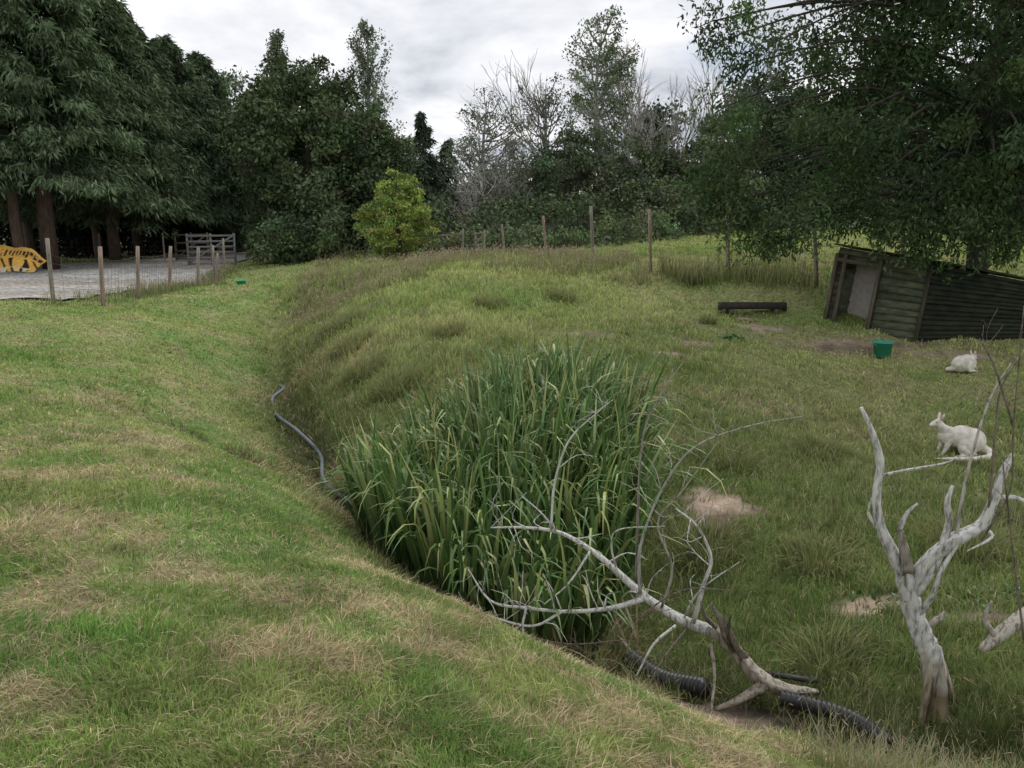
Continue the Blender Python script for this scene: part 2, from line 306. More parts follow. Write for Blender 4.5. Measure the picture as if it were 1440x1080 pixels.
for (x,y,n,L,r) in [(-1.75,8.35,650,.5,.16),(-1.3,9.0,400,.4,.2),(-1.0,12.2,400,.35,.25),(-.4,14.8,400,.35,.3),(1.0,15.6,350,.35,.25),(-2.2,11.4,500,.4,.3),(-2.7,12.9,500,.4,.35),(-3.2,14.5,500,.42,.4),(-1.6,10.4,450,.4,.3),(3.7,14.6,200,.3,.15),(1.6,6.0,350,.4,.25),(2.2,7.7,350,.35,.3),(3.6,5.9,400,.35,.3),(.55,4.9,350,.5,.25),(2.0,4.5,300,.35,.2),(4.2,18.0,250,.6,.2),(3.1,3.6,400,.35,.3),(3.6,4.3,400,.35,.3),(3.2,2.9,400,.3,.3),(4.6,6.6,400,.3,.3),(2.4,5.7,400,.3,.25),(4.2,5.2,400,.32,.3),(-3.9,16.2,400,.4,.4),(-4.3,18.5,400,.4,.4),(1.5,8.7,300,.28,.25),(3.4,8.2,300,.28,.25)]:
    tussock('grass_tussock',x,y,n,L,r,(.14,.18,.06),(.36,.35,.17),w=.004+.0004*y)
for (x,y) in [(-3.2,7.85),(-3.55,8.05),(-3.0,8.1)]: tussock('grass_tussock',x,y,350,.14,.28,(.12,.11,.06),(.30,.24,.14),w=.007)
for (x,y) in [(-2.6,3.6),(-.2,2.35),(.1,3.2),(-1.6,4.7),(-3.6,6.2),(-.9,3.3),(-2.2,5.9),(-4.5,4.6)]:
    tussock('grass_tuft',x,y,340,.08,.24,(.14,.22,.06),(.22,.34,.10),w=.004,bend=.8)
# ------------------------------------------------------------------ yellow flag iris
def iris():
    a=Acc(); n=2900
    t=rng.random(n)*6.283; rr=np.sqrt(rng.random(n))
    lx=1.22*rr*np.cos(t); ly=2.05*rr*np.sin(t)
    x=-.10+lx+.10*ly; y=6.65+ly; 
    k=(side(x,y)>-.5); x=x[k];y=y[k];rr=rr[k];t=t[k];n=len(x)
    L=(.98+.62*rng.random(n))*(1-.12*rr)*(1+.12*sm(-1,1,x)); 
    L=np.where(y<5.4,L*.78,L)
    az=np.where(rng.random(n)<.6,np.arctan2(np.sin(t),np.cos(t)*1.0),rng.random(n)*6.283)+rng.normal(size=n)*.5
    lean=.02+.34*rng.random(n)*(.35+rr); bend=np.where(rng.random(n)<.65,1.4+1.7*rng.random(n),.25*rng.random(n)+.1); t0=.48+.28*rng.random(n)
    cb=jit((.035,.08,.024),n,.3); ct=jit((.145,.24,.07),n,.4); yel=rng.random(n)<.22; ct[yel]=jit((.50,.54,.22),int(yel.sum()),.2)
    arch(a,x,y,L,.028+.02*rng.random(n),lean,bend,t0,11,cb,ct,az=az)
    m=260; x2=-.12+1.1*rng.uniform(-1,1,m); y2=6.4+1.8*rng.uniform(-1,1,m); k=side(x2,y2)>-.4; x2=x2[k];y2=y2[k];m=len(x2)
    arch(a,x2,y2,.4+.5*rng.random(m),np.full(m,.02),.5+.6*rng.random(m),rng.random(m)*1.6,.3*np.ones(m),7,jit((.2,.15,.08),m),jit((.28,.22,.12),m))
    a.build('yellow_flag_iris',[M_iris])
iris()
def weed(x,y,n,L,col,r):
    a=Acc(); px=x+rng.normal(size=n)*r; py=y+rng.normal(size=n)*r*.6
    arch(a,px,py,L*(.5+.6*rng.random(n)),L*.32*(.6+.6*rng.random(n)),.3+.6*rng.random(n),.6+rng.random(n)*.8,.3*np.ones(n),5,jit(col,n,.3),jit(np.array(col)*1.3,n,.3))
    a.build('dock_plant',[M_iris])
for p in [(2.8,5.0,60,.12,(.06,.11,.03),.2),(3.15,5.05,70,.12,(.06,.11,.03),.22),(3.6,4.8,50,.12,(.06,.11,.03),.2),(3.75,13.3,40,.22,(.11,.18,.06),.12)]: weed(*p)
# ------------------------------------------------------------------ trees
def clumps_in(cx,cy,cz,rx,ry,rz,n,seed,hollow=.35):
    d=nrm(rng.normal(size=(n,3))); r=(hollow+(1-hollow)*rng.random(n))**.6
    lump=.72+.5*vn(d[:,0]*3+seed,d[:,1]*3+d[:,2]*4,1,seed)
    return np.array([cx,cy,cz])+d*np.array([rx,ry,rz])*(r*lump)[:,None]
def fill(a,C,rc,per,leaf,col,mi=0,droop=.25,var=.35,wl=.55,zs=.75):
    m=len(C); R=rc*(.6+.8*rng.random(m)); n=m*per
    idx=np.repeat(np.arange(m),per); d=nrm(rng.normal(size=(n,3))); rad=rng.random(n)**.45
    P=C[idx]+d*(R[idx]*rad)[:,None]*np.array([1,1,zs])
    cl=np.array(col)[None]*(1+var*(rng.random((m,1))*2-1)); cl=cl*(1+.12*(rng.random((m,3))*2-1))
    c=cl[idx]*(.75+.5*rng.random((n,1)))
    L=leaf*(.6+.8*rng.random(n)); leaves(a,P,L,L*wl,c,droop,mi)
def broadleaf(name,x,y,H,R,col,leaf=.24,nc=150,per=130,base=.12,bark=(.10,.09,.075),rc=None,lean=0,limbs=26,var=.35,Ry=None,cone=0,zs=.75):
    a=Acc(); z0=tz(x,y); top=z0+H; bz=z0+H*base; cz=(top+bz)/2
    tr=[(x,y,z0-.2),(x+rng.normal()*.1,y,z0+H*.3),(x+lean*.5+rng.normal()*.2,y,z0+H*.6),(x+lean,y,z0+H*.9)]
    Pt,_=tube(a,tr,[.022*H+.05,.017*H+.03,.010*H,.02],8,bark,1,rough=.15)
    C=clumps_in(x+lean*.5,y,cz,R,Ry or R,(top-bz)/2*.98,nc,int(rng.integers(1e6)))
    if cone:
        f=np.clip((C[:,2]-bz)/(top-bz),0,1); k=(1.2-cone*f)*(.8+.45*rng.random(nc)); C[:,0]=x+(C[:,0]-x)*k; C[:,1]=y+(C[:,1]-y)*k
    rc=rc or R*.22
    for i in rng.choice(nc,min(limbs,nc),replace=False):
        c=C[i]; k=np.argmin(np.abs(Pt[:,2]-(c[2]-.35*np.hypot(c[0]-x,c[1]-y)-.3))); p=Pt[k]; mid=(p+c)/2+np.array([0,0,-.1*R+rng.normal()*.1])
        tube(a,[p,mid,c,c+(c-mid)*.5],[.006*H,.004*H,.0025*H,.004],5,bark,1,sub=3)
    fill(a,C,rc,per,leaf,col,0,var=var,zs=zs)
    return a.build(name,[M_leaf,M_bark])
def conifer(name,x,y,H,R,col,base=2.5,nb=260,per=46,frond=.55,taper=.75):
    a=Acc(); z0=tz(x,y)
    tube(a,[(x,y,z0-.2),(x,y,z0+H*.5),(x,y,z0+H)],[.022*H,.013*H,.02],9,(.09,.06,.045),1,rough=.15)
    P=[];A=[];Cc=[]
    for i in range(nb):
        h=base+(H-base)*(i+rng.random())/nb; f=(h-base)/(H-base)
        Rr=R*((1-f)**taper)*(.7+.5*rng.random())+.15
        ph=rng.random()*6.283; dx,dy=math.cos(ph),math.sin(ph)
        k=per; t=(rng.random(k)**.6); sag=-.42*t+.16*t**3
        bx=x+dx*Rr*t; by=y+dy*Rr*t; bz=z0+h+Rr*sag
        w=(.10+.34*(1-t*.55))*Rr*.55; off=rng.normal(size=k)*w*.55
        px=bx-dy*off; py=by+dx*off; pz=bz-np.abs(off)*.35+rng.normal(size=k)*.08
        P.append(np.c_[px,py,pz]); 
        A.append(np.c_[dx*.55-dy*np.sign(off)*.35+rng.normal(size=k)*.2,dy*.55+dx*np.sign(off)*.35+rng.normal(size=k)*.2,-.75+rng.normal(size=k)*.25])
        sh=(.65+.7*rng.random())*(.6+.7*t); Cc.append(np.array(col)[None]*sh[:,None]*(.85+.3*rng.random((k,1))))
        if i%3==0: tube(a,[(x,y,z0+h),(x+dx*Rr*.5,y+dy*Rr*.5,z0+h-.19*Rr),(x+dx*Rr*.95,y+dy*Rr*.95,z0+h-.27*Rr)],[.05,.03,.008],4,(.07,.05,.04),1,sub=2)
    P=np.concatenate(P);A=nrm(np.concatenate(A));Cc=np.concatenate(Cc); n=len(P)
    for q in range(4):
        B=nrm(np.cross(A,rng.normal(size=(n,3)))); AA=nrm(A+.45*rng.normal(size=(n,3))); L=(frond*(.5+.7*rng.random(n)))[:,None]; W=L*.24
        O=P+rng.normal(size=(n,3))*.09
        V=np.stack([O,O+AA*L*.4+B*W*.5,O+AA*L,O+AA*L*.4-B*W*.5],1); a.add(V.reshape(-1,3),np.arange(n*4).reshape(n,4),np.repeat(Cc*(.8+.4*rng.random((n,1))),4,0),0)
    return a.build(name,[M_leaf,M_bark])
CC=(.10,.14,.076)
conifer('cypress_tree',-18.5,31.5,16,3.9,CC,base=3.9,nb=420,per=60,frond=.34)
conifer('cypress_tree',-23.5,31,16,4.2,CC,base=3.7,nb=300,per=48,frond=.36)
conifer('cypress_tree',-18.2,36.0,12.2,4.0,(.094,.13,.07),base=3.2,nb=300,per=48,frond=.38,taper=.6)
conifer('cypress_tree',-19,40,11.6,4.2,(.086,.12,.066),base=3.0,nb=300,per=48,frond=.38,taper=.55)
conifer('cypress_tree',-18.6,44,11.4,3.8,(.086,.12,.066),base=2.8,nb=280,per=46,frond=.4,taper=.55)
conifer('cypress_tree',-18.3,48,11.4,3.2,(.088,.12,.066),base=1.2,nb=260,per=46,frond=.4,taper=.55)
for (x,y) in [(-19.4,31.1),(-22,36),(-21,40)]:
    a=Acc(); z=tz(x,y); tube(a,[(x,y,z-.2),(x-.1,y,z+3),(x,y,z+8)],[.22,.18,.1],9,(.13,.095,.07),0,rough=.2); a.build('tree_trunk',[M_bark])
B1=(.115,.155,.08)
broadleaf('alder_tree',-9.6,38,9.2,3.5,B1,.2,280,150,.02,rc=.72)
broadleaf('alder_tree',-6.9,39,6.9,2.2,(.105,.145,.076),.2,130,130,.02)
broadleaf('ash_sapling',-13.6,44,7.9,2.6,(.115,.155,.085),.24,120,110,.02)
broadleaf('lime_tree',-20.5,60,11.8,4,(.20,.24,.14),.30,150,110,.05)
def poplar(x,y,H,R,col):
    a=Acc(); z0=tz(x,y); tube(a,[(x,y,z0),(x,y,z0+H*.6),(x+.1,y,z0+H)],[.22,.12,.02],7,(.2,.19,.16),1)
    C=[]
    for i in range(95):
        h=H*(.3+.68*rng.random()); ph=rng.random()*6.283; r=R*(.25+.75*rng.random())*(1-max(0,(h/H-.55))*1.7)
        p0=np.array([x,y,z0+h-1.8*r]); p1=np.array([x+r*math.cos(ph),y+r*math.sin(ph),z0+h]); tube(a,[p0,(p0+p1)/2+np.array([0,0,-.1]),p1],[.04,.025,.008],4,(.2,.19,.16),1,sub=2)
        for t in (.45,.65,.85,1.0): C.append(p0*(1-t)+p1*t)
    fill(a,np.array(C),.28,24,.17,col,0,var=.3,zs=1.5); a.build('poplar_tree',[M_leaf,M_bark])
poplar(-15.6,55,14.4,2.2,(.20,.235,.155)); poplar(-9.7,55,14.9,3.2,(.20,.235,.155)); poplar(-12.6,58,12,2.2,(.19,.22,.145))  # distance haze is in the leaf colour: far trees paler and greyer
conifer('pine_tree',-6.6,60,9.6,2.0,(.075,.095,.066),base=2,nb=70,per=26,frond=.45,taper=.8)
conifer('pine_tree',-5.0,63,8.0,1.7,(.08,.10,.07),base=2,nb=60,per=24,frond=.45,taper=.8)
conifer('pine_tree',-8.3,62,8.0,1.7,(.08,.10,.07),base=2,nb=60,per=24,frond=.45,taper=.8)
broadleaf('golden_maple',-4.05,28,3.4,1.55,(.27,.34,.095),.10,230,70,.05,rc=.24,var=.5,cone=.7,limbs=60,zs=.5)
G1=(.195,.22,.155)
broadleaf('willow_tree',-1.3,42,8.3,2.4,G1,.14,110,52,.08,bark=(.32,.31,.28),limbs=95)
broadleaf('willow_tree',1.9,46,9.7,2.2,G1,.14,90,48,.1,bark=(.32,.31,.28),limbs=80)
broadleaf('birch_tree',4.9,45,12.3,2.1,(.20,.24,.15),.15,140,75,.25,bark=(.4,.39,.36),limbs=80,rc=.52)
broadleaf('willow_tree',3.2,43,6.0,2.2,(.14,.175,.10),.18,100,95,.02)
broadleaf('hawthorn_tree',7.6,43,5.2,2.3,(.13,.16,.09),.18,100,105,.02)
broadleaf('hawthorn_tree',11.3,44,5.8,2.5,(.13,.16,.09),.18,110,105,.02)
broadleaf('oak_tree',15.5,46,8.2,3.6,(.10,.135,.075),.26,170,110,.05)
broadleaf('oak_tree',22,46,11,4,(.09,.125,.066),.26,180,110,.05)
broadleaf('oak_tree',30,47,11,4,(.09,.125,.066),.26,150,110,.05)
def bare(name,x,y,H,seed,col=(.36,.34,.31),spread=.38):
    a=Acc(); r=np.random.default_rng(seed)
    def grow(p,d,L,R,dep):
        k=3; pts=[p]; dd=d
        for i in range(k):
            dd=nrm(dd+r.normal(size=3)*.13+np.array([0,0,.05])); pts.append(pts[-1]+dd*L/k)
        tube(a,pts,np.linspace(R,R*.62,k+1),5 if dep>3 else 3,col,0,sub=1)
        if dep==0: return
        for c in range(3 if dep>1 else 4):
            q=pts[-1] if c==0 else pts[r.integers(1,k+1)]
            grow(q,nrm(dd+r.normal(size=3)*(spread if c else .15)),L*(.62+.22*r.random()),max(R*(.6 if c else .66),.012),dep-1)
    grow(np.array([x,y,tz(x,y)-.2]),np.array([0,0,1.]),H*.34,.13*H/10,5)
    return a.build(name,[M_bark])
bare('bare_tree',8.3,50,12,1,spread=.25); bare('bare_tree',10.0,52,12,2,spread=.25); bare('bare_tree',11.6,50,12.3,3,spread=.25); bare('bare_tree',2.4,47,10,4,spread=.3); bare('bare_tree',-2.2,41,7.2,5,(.38,.36,.33)); bare('bare_tree',.2,43,7.0,6,(.38,.36,.33));bare('bare_tree',-.9,39,5.2,8,(.48,.45,.42),.5);bare('bare_tree',9.2,47,9.5,12,(.36,.34,.31),.3);bare('bare_tree',6.6,46,9.5,14,(.36,.34,.31),.3)
def mass(name,pts,n,leaf,col,H,wy,rc,per,var=.4):
    a=Acc(); P=np.array(pts,float); t=rng.random(n)*(len(P)-1); x=np.interp(t,range(len(P)),P[:,0]); y=np.interp(t,range(len(P)),P[:,1])+rng.normal(size=n)*wy
    h=np.interp(t,range(len(P)),P[:,2])*(.75+.5*vn(x,y*0,2.2,int(rng.integers(999)))); C=np.c_[x,y,terrain(x,y)+h*rng.random(n)**.8]
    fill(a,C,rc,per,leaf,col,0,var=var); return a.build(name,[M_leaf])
mass('hedge',[(-13,41,2.2),(-8,37,2.4),(-3,36.5,2.4),(2,38,2.8),(7,39,2.5),(13,41,2.3),(22,42,2.5)],420,.19,(.125,.16,.085),2.5,1.2,.7,88)
mass('bramble_bank',[(-4.5,33,.8),(-1,34,1.2),(3,33,1.2),(7,34,1.4)],110,.15,(.16,.20,.10),1.4,.8,.5,75)
mass('shrubbery',[(-10.9,33,1.6),(-9.3,33.5,2.2),(-7.6,34,1.8)],70,.17,(.11,.15,.075),1.4,.6,.5,88)
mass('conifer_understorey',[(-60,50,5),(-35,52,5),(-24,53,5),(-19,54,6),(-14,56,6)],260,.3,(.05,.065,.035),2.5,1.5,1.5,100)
mass('dark_fill_hedge',[(-46,39.5,3.6),(-30,40,3.6),(-24,40.5,3.6),(-20.5,42.5,3.6),(-17.8,46,3.6)],330,.22,(.028,.036,.022),3,.5,.8,110)  # near-black hedge added behind to darken the gaps under the conifers
mass('distant_trees',[(-70,75,9),(-40,72,9),(-20,70,9),(-10,70,6.4),(-5,72,5.4),(2,70,6.6),(8,70,7.5),(14,66,9.5),(22,62,12),(40,62,13),(70,65,12)],1000,.4,(.125,.15,.10),9,3,1.4,105,.35)  # leaf colour lifted and greyed to paint in haze
# ------------------------------------------------------------------ big ash on the right
def ash():
    a=Acc(); x,y=9.9,16.6; z0=tz(x,y)
    bark=(.08,.07,.06)
    Pt,_=tube(a,[(x,y,z0-.2),(x-.1,y,z0+1.4),(x-.3,y-.1,z0+3),(x-.2,y-.2,z0+6),(x+.3,y-.3,z0+9.5)],[.24,.19,.17,.12,.04],10,bark,1,rough=.15)
    n=460; d=nrm(rng.normal(size=(n,3))); r=(.25+.75*rng.random(n))**.55
    C=np.array([10.3,16.2,6.2])+d*np.array([5.4,4.0,5.6])*(r*(.80+.28*vn(d[:,0]*3,d[:,1]*3+d[:,2]*4,1,5)))[:,None]
    C=C[C[:,2]>1.8]
    man=[(1000,30,15.5),(1010,60,15.5),(1050,20,15),(1040,95,15),(1090,60,15),(1020,150,15.5),(1045,170,15),(1030,210,15.5),(1060,215,15),(990,255,15.5),(1010,250,15.5),(1035,260,15),(1005,290,15.5),(1025,310,15),(1050,300,15),(1070,325,15),(1050,335,15.3),(1085,345,15),(1110,335,15),(1140,318,14.8),(1170,305,15),(1120,300,15),(1100,260,15),(1150,270,15),(1200,305,14.8),(1240,325,14.6),(1270,340,14.2),(1300,347,14.1),(1340,345,14),(1290,325,14.2),(1380,333,14),(1420,328,14),(1440,300,14),(1215,290,15),(1410,350,14.2),(1370,300,14),(1480,330,13.5),(1500,250,13.5),(1440,200,13),(1440,100,13),(1190,230,14.5),(1300,250,14),(1400,250,13.8),(1240,200,14),(1350,180,13.8),(1300,300,14),(1350,310,13.8),(1180,180,14.5),(1130,180,15),(1230,260,14.4),(1350,250,14)]
    C2=np.array([S(*m) for m in man]); allC=np.concatenate([C,C2])
    for i in range(len(allC)):
        if i%4==0 or i>=len(C):
            c=allC[i]; k=np.argmin(np.abs(Pt[:,2]-(c[2]-.1*np.hypot(c[0]-x,c[1]-y)+.6))); p=Pt[k]; mid=(p+c)/2+np.array([0,0,.5+.3*rng.random()])
            tube(a,[p,mid,c,c+np.array([0,0,-.35])],[.05,.03,.012,.004],5,bark,1,sub=4)
    col=(.080,.118,.055)
    fill(a,C,.72,290,.13,col,0,droop=.7,var=.5,wl=.34,zs=.8)
    fill(a,C2,.48,360,.11,(.090,.134,.06),0,droop=.9,var=.4,wl=.34,zs=1.0)
    a.build('ash_tree',[M_ash,M_bark])
ash()
# ------------------------------------------------------------------ fences
def post(acc,x,y,h,w=.09,dx=0,dy=0,col=(.2,.175,.14)):
    z=tz(x,y); P=[(x,y,z-.15),(x+dx*.5,y+dy*.5,z+h*.5),(x+dx,y+dy,z+h)]; tube(acc,P,[w/2,w/2*.97,w/2*.92],8,col,0,sub=2,rough=.12); return np.array(P[2])
def wirefence(name,posts,heights,leans,top,vs=.16,hn=7,wr=.0032,wcol=(.16,.16,.15)):
    e=bpy.data.objects.new(name,None); scene.collection.objects.link(e)
    a=Acc()
    for (x,y),h,l in zip(posts,heights,leans): post(a,x,y,h,dx=l,col=(.29+.08*rng.random(),.265,.22))
    a.build('posts',[M_wood],smooth=True,parent=e)
    w=Acc()
    for i in range(len(posts)-1):
        p,q=np.array(posts[i]),np.array(posts[i+1]); L=np.linalg.norm(q-p); m=max(2,int(L/vs)); t=np.linspace(0,1,m)
        x=p[0]+(q[0]-p[0])*t; y=p[1]+(q[1]-p[1])*t; z=terrain(x,y)
        zz0=np.interp(t,[0,1],[z[0],z[-1]]); z=.5*z+.5*zz0
        off=leans[i]*(1-t)+leans[i+1]*t
        for k in range(hn):
            hh=.04+(top-.04)*k/(hn-1); sag=-.06*np.sin(np.pi*t)*(k/(hn-1)); P=np.c_[x+off*hh/top,y-.05,z+hh+sag]
            tube(w,P,wr,3,wcol,0,sub=1)
        for j in range(m):
            sg=-.06*math.sin(np.pi*t[j]); tube(w,[(x[j],y[j]-.05,z[j]+.03),(x[j]+off[j],y[j]-.05,z[j]+top+sg)],wr*.8,3,wcol,0,sub=1)
    w.build('wire_netting',[M_wire],parent=e); return e
pl=[(-9.45,16),(-8.75,16.6),(-8.95,18.6),(-9.25,21),(-9.35,23.2),(-9.9,26),(-10.85,28.5),(-11.2,30.5)]
wirefence('wire_fence',pl,[1.35,1.28,1.25,1.2,1.2,1.2,1.25,1.3],[.02,.06,.1,.14,.1,.16,.02,.02],1.02)
pr=[(-3.6,33),(-2,31.5),(-.25,28.5),(1.1,25),(2.2,21.2),(3.3,18.6),(5.0,18),(6.7,17.1),(8.9,17.8),(12,17.6),(17,18)]
wirefence('field_fence',pr,[1.2,1.2,1.25,1.3,1.4,1.45,1.4,1.35,1.3,1.3,1.3],[0,.05,-.12,-.12,-.1,-.08,-.12,-.18,-.1,0,0],1.2,vs=.2,hn=8,wr=.0032,wcol=(.1,.1,.1))
def hurdle(name,x0,y0,x1,y1,h,n=5,cols=(.30,.27,.22)):
    a=Acc()
    for t in (0,.5,1): 
        x=x0+(x1-x0)*t;y=y0+(y1-y0)*t; box(a,(x,y,tz(x,y)-.1),(x,y,tz(x,y)+h+.1),.09,.07,cols)
    for k in range(n):
        hh=.12+(h-.12)*k/(n-1); box(a,(x0,y0-.06,tz(x0,y0)+hh),(x1,y1-.06,tz(x1,y1)+hh),.08,.025,cols)
    box(a,(x0,y0-.09,tz(x0,y0)+.12),(x1,y1-.09,tz(x1,y1)+h),.07,.02,cols)
    a.build(name,[M_wood])
hurdle('wooden_hurdle',-3.7,34,-2.2,33.4,1.0); hurdle('wooden_hurdle',-1.9,33.2,-1.1,31.5,1.0)
hurdle('field_gate',-13.6,33,-11.7,33.2,1.25,6,(.2,.2,.19)); hurdle('wooden_hurdle',-15.6,36.5,-13.9,36,1.2,4,(.15,.125,.1)); 
wirefence('paddock_fence',[(-30,37.5),(-26,37),(-22.5,36.6),(-19,36.3),(-16.2,36.6)],[1.3]*5,[0]*5,1.15,vs=.25,hn=6)
def banner():
    e=bpy.data.objects.new('striped_banner',None); scene.collection.objects.link(e)
    a=Acc(); m,k=140,40; x0,x1=-23.0,-17.9
    u,v=np.meshgrid(np.linspace(0,1,m),np.linspace(0,1,k),indexing='ij'); x=x0+(x1-x0)*u; 
    top=.95-.3*np.abs(u-.6)-.45*sm(.9,1,u)+.03*np.sin(u*40)
    y=29.3+.9*v+.08*np.sin(u*19)*(.3+v); z=tz(-19,29.5)+.06+v*top+.02*np.sin(u*31+v*5)
    ph=(u*13+v*1.6+.35*np.sin(u*23+v*6))%1
    st=(ph<.36)&(v<.55); c=np.where(st[...,None],np.array([.03,.02,.015]),np.array([.80,.46,.10])*(.85+.3*vn(u*9,v*4,1,3))[...,None])
    wv=(np.abs(v-.74)<.12)&(((u*34)%1)<.6)&(vn(u*60,v*9,1,8)>.25); c=np.where(wv[...,None],np.array([.05,.035,.025]),c)
    pale=(np.abs(v-.10)<.10)&(vn(u*40,v*3,1,9)>.5); c=np.where(pale[...,None],np.array([.65,.58,.42]),c)
    i,j=np.meshgrid(np.arange(m-1),np.arange(k-1),indexing='ij'); F=np.stack([i*k+j,(i+1)*k+j,(i+1)*k+j+1,i*k+j+1],-1).reshape(-1,4)
    a.add(np.c_[x.ravel(),y.ravel(),z.ravel()],F,c.reshape(-1,3)); a.build('sheet',[M_sheet],parent=e)
    b=Acc()
    for x in (-21.5,-20,-18.5): box(b,(x,30.4,tz(x,30.4)),(x,30.25,tz(x,30.4)+.8),.07,.07,(.2,.17,.13))
    b.build('frame',[M_wood],parent=e)
banner()
# ------------------------------------------------------------------ field shelter
def shelter():
    e=bpy.data.objects.new('animal_shelter',None); scene.collection.objects.link(e)
    zb=-.40
    A=np.array([6.28,15.55,zb]);B=np.array([7.45,14.2,zb]);C=np.array([11.6,15.0,zb]);D=np.array([10.3,17.0,zb])
    A1=np.array([6.52,15.62,1.36]);B1=np.array([7.78,14.5,1.08]);C1=np.array([11.5,15.2,.42]);D1=np.array([10.2,16.9,.75])
    def wall(acc,P,Q,P1,Q1,n,s0=0,s1=1,t0=0,t1=1,col=(.10,.11,.068),ov=.25,th=.02,var=.6):
        nr=nrm(np.cross(Q-P,P1-P))
        pt=lambda s,t:(P*(1-s)+Q*s)*(1-t)+(P1*(1-s)+Q1*s)*t
        for i in range(n):
            ta=t0+(t1-t0)*i/n; tb=t0+(t1-t0)*min(1,(i+1+ov)/n)
            a0,a1,b0,b1=pt(s0,ta)+nr*.045,pt(s1,ta)+nr*.045,pt(s0,tb)+nr*.008,pt(s1,tb)+nr*.008
            a0=a0+np.array([0,0,rng.normal()*.008]);a1=a1+np.array([0,0,rng.normal()*.008])
            c=np.array(col)*(1-var/2+var*rng.random()); V=[a0,a1,b1,b0,a0-nr*th,a1-nr*th,b1-nr*th*.4,b0-nr*th*.4]
            acc.add(V,[(0,1,2,3),(7,6,5,4),(0,4,5,1),(1,5,6,2),(2,6,7,3),(3,7,4,0)],c)
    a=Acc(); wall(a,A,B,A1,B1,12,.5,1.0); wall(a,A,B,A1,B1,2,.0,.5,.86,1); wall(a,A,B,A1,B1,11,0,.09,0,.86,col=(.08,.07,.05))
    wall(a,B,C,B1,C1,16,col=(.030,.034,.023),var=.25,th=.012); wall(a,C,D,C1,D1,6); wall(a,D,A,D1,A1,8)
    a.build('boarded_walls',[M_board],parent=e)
    f=Acc(); nr=nrm(np.cross(B-A,A1-A)); pt=lambda s,t:(A*(1-s)+B*s)*(1-t)+(A1*(1-s)+B1*s)*t
    for s in (.0,.1,.49): box(f,pt(s,0)+nr*.06,pt(s,.93)+nr*.06,.07,.04,(.13,.11,.08),up=(1,-1,0))
    box(f,pt(0,.86)+nr*.06,pt(.5,.86)+nr*.06,.08,.04,(.13,.11,.08)); box(f,B+nr*.03,B1+nr*.03,.06,.05,(.07,.065,.045),up=(1,-1,0))
    f.build('door_frame',[M_wood],parent=e)
    g=Acc(); inn=-nr*.45
    q=[pt(.02,.03)+inn,pt(.6,.03)+inn,pt(.6,.95)+inn,pt(.02,.95)+inn]; g.add(q,[(0,1,2,3)],(.42,.38,.33)); g.build('inner_panel',[M_sheet],parent=e)
    fl=Acc(); fl.add([A+[0,0,.05],B+[0,0,.05],C+[0,0,.05],D+[0,0,.05]],[(0,1,2,3)],(.14,.11,.07)); fl.build('floor',[M_board],parent=e)
    r=Acc(); up=np.array([0,0,.05]); ctr=(A1+B1+C1+D1)/4; ex=lambda p:p+(p-ctr)*np.array([.05,.07,0])+up
    pA,pB,pC,pD=map(ex,(A1,B1,C1,D1)); nn=9
    for i in range(nn):
        t0,t1=i/nn,min(1,(i+1.2)/nn); w=lambda t,z:[pA*(1-t)+pD*t+[0,0,z],pB*(1-t)+pC*t+[0,0,z]]
        a0,b0=w(t0,.03);a1,b1=w(t1,.005); a2,b2=w(t0,0);a3,b3=w(t1,-.02)
        r.add([a0,b0,b1,a1,a2,b2,b3,a3],[(0,1,2,3),(7,6,5,4),(0,4,5,1),(1,5,6,2),(2,6,7,3),(3,7,4,0)],np.array([.06,.062,.043])*(.7+.6*rng.random()))
    r.build('roof',[M_board],parent=e)
    s=Acc(); n=900; x=6.0+rng.normal(size=n)*.9; y=14.3+rng.normal(size=n)*.45; k=side(x,y)>0; x=x[k];y=y[k];n=len(x)
    arch(s,x,y,.08+.12*rng.random(n),np.full(n,.012),1.35+.2*rng.random(n),np.zeros(n),.3*np.ones(n),2,jit((.3,.24,.16),n),jit((.42,.35,.24),n)); s.build('straw_litter',[M_grass])
shelter()
def trough():
    a=Acc(); x,y=4.95,16.0; z=tz(x,y)+.03; L=.66; c=(.06,.05,.042)
    for dy in(-.12,.12): box(a,(x-L,y+dy,z+.12),(x+L,y+dy-.03,z+.12),.11,.025,c)
    box(a,(x-L,y,z+.06),(x+L,y-.03,z+.06),.02,.24,c)
    for s in(-1,1): box(a,(x+s*L,y-.13,z+.1),(x+s*L,y+.12,z+.1),.17,.03,(.06,.05,.04)); box(a,(x+s*L*.7,y-.2,z+.0),(x+s*L*.7,y+.2,z),.1,.08,(.14,.11,.085))
    a.build('feeding_trough',[M_wood])
    b=Acc(); tube(b,[(4.5,15.5,tz(4.5,15.5)+.03),(4.9,15.45,tz(4.9,15.45)+.03)],[.05,.04],8,(.3,.24,.18),0,sub=1,rough=.2); b.build('log',[M_bark])
trough()
def bucket(name,x,y,r,h,col):
    z=tz(x,y)+.01; a=Acc(); n=28; an=np.linspace(0,2*math.pi,n,endpoint=False)
    prof=[(0,0),(r*.78,0),(r*.96,h*.9),(r*1.05,h*.9),(r*1.05,h),(r*.95,h),(r*.75,.02),(0,.02)]
    V=np.array([[x+q*math.cos(t),y+q*math.sin(t),z+hh] for q,hh in prof for t in an]); m=len(prof)
    F=[(i*n+j,i*n+(j+1)%n,(i+1)*n+(j+1)%n,(i+1)*n+j) for i in range(m-1) for j in range(n)]
    a.add(V,F,col); 
    t=np.linspace(0,math.pi,9); tube(a,np.c_[x+r*1.05*np.cos(t),y-r*.5*np.sin(t)-.02,z+h*.93-.3*h*np.sin(t)],.006,4,(.3,.3,.3),0,sub=1)
    a.build(name,[M_plastic],smooth=False)
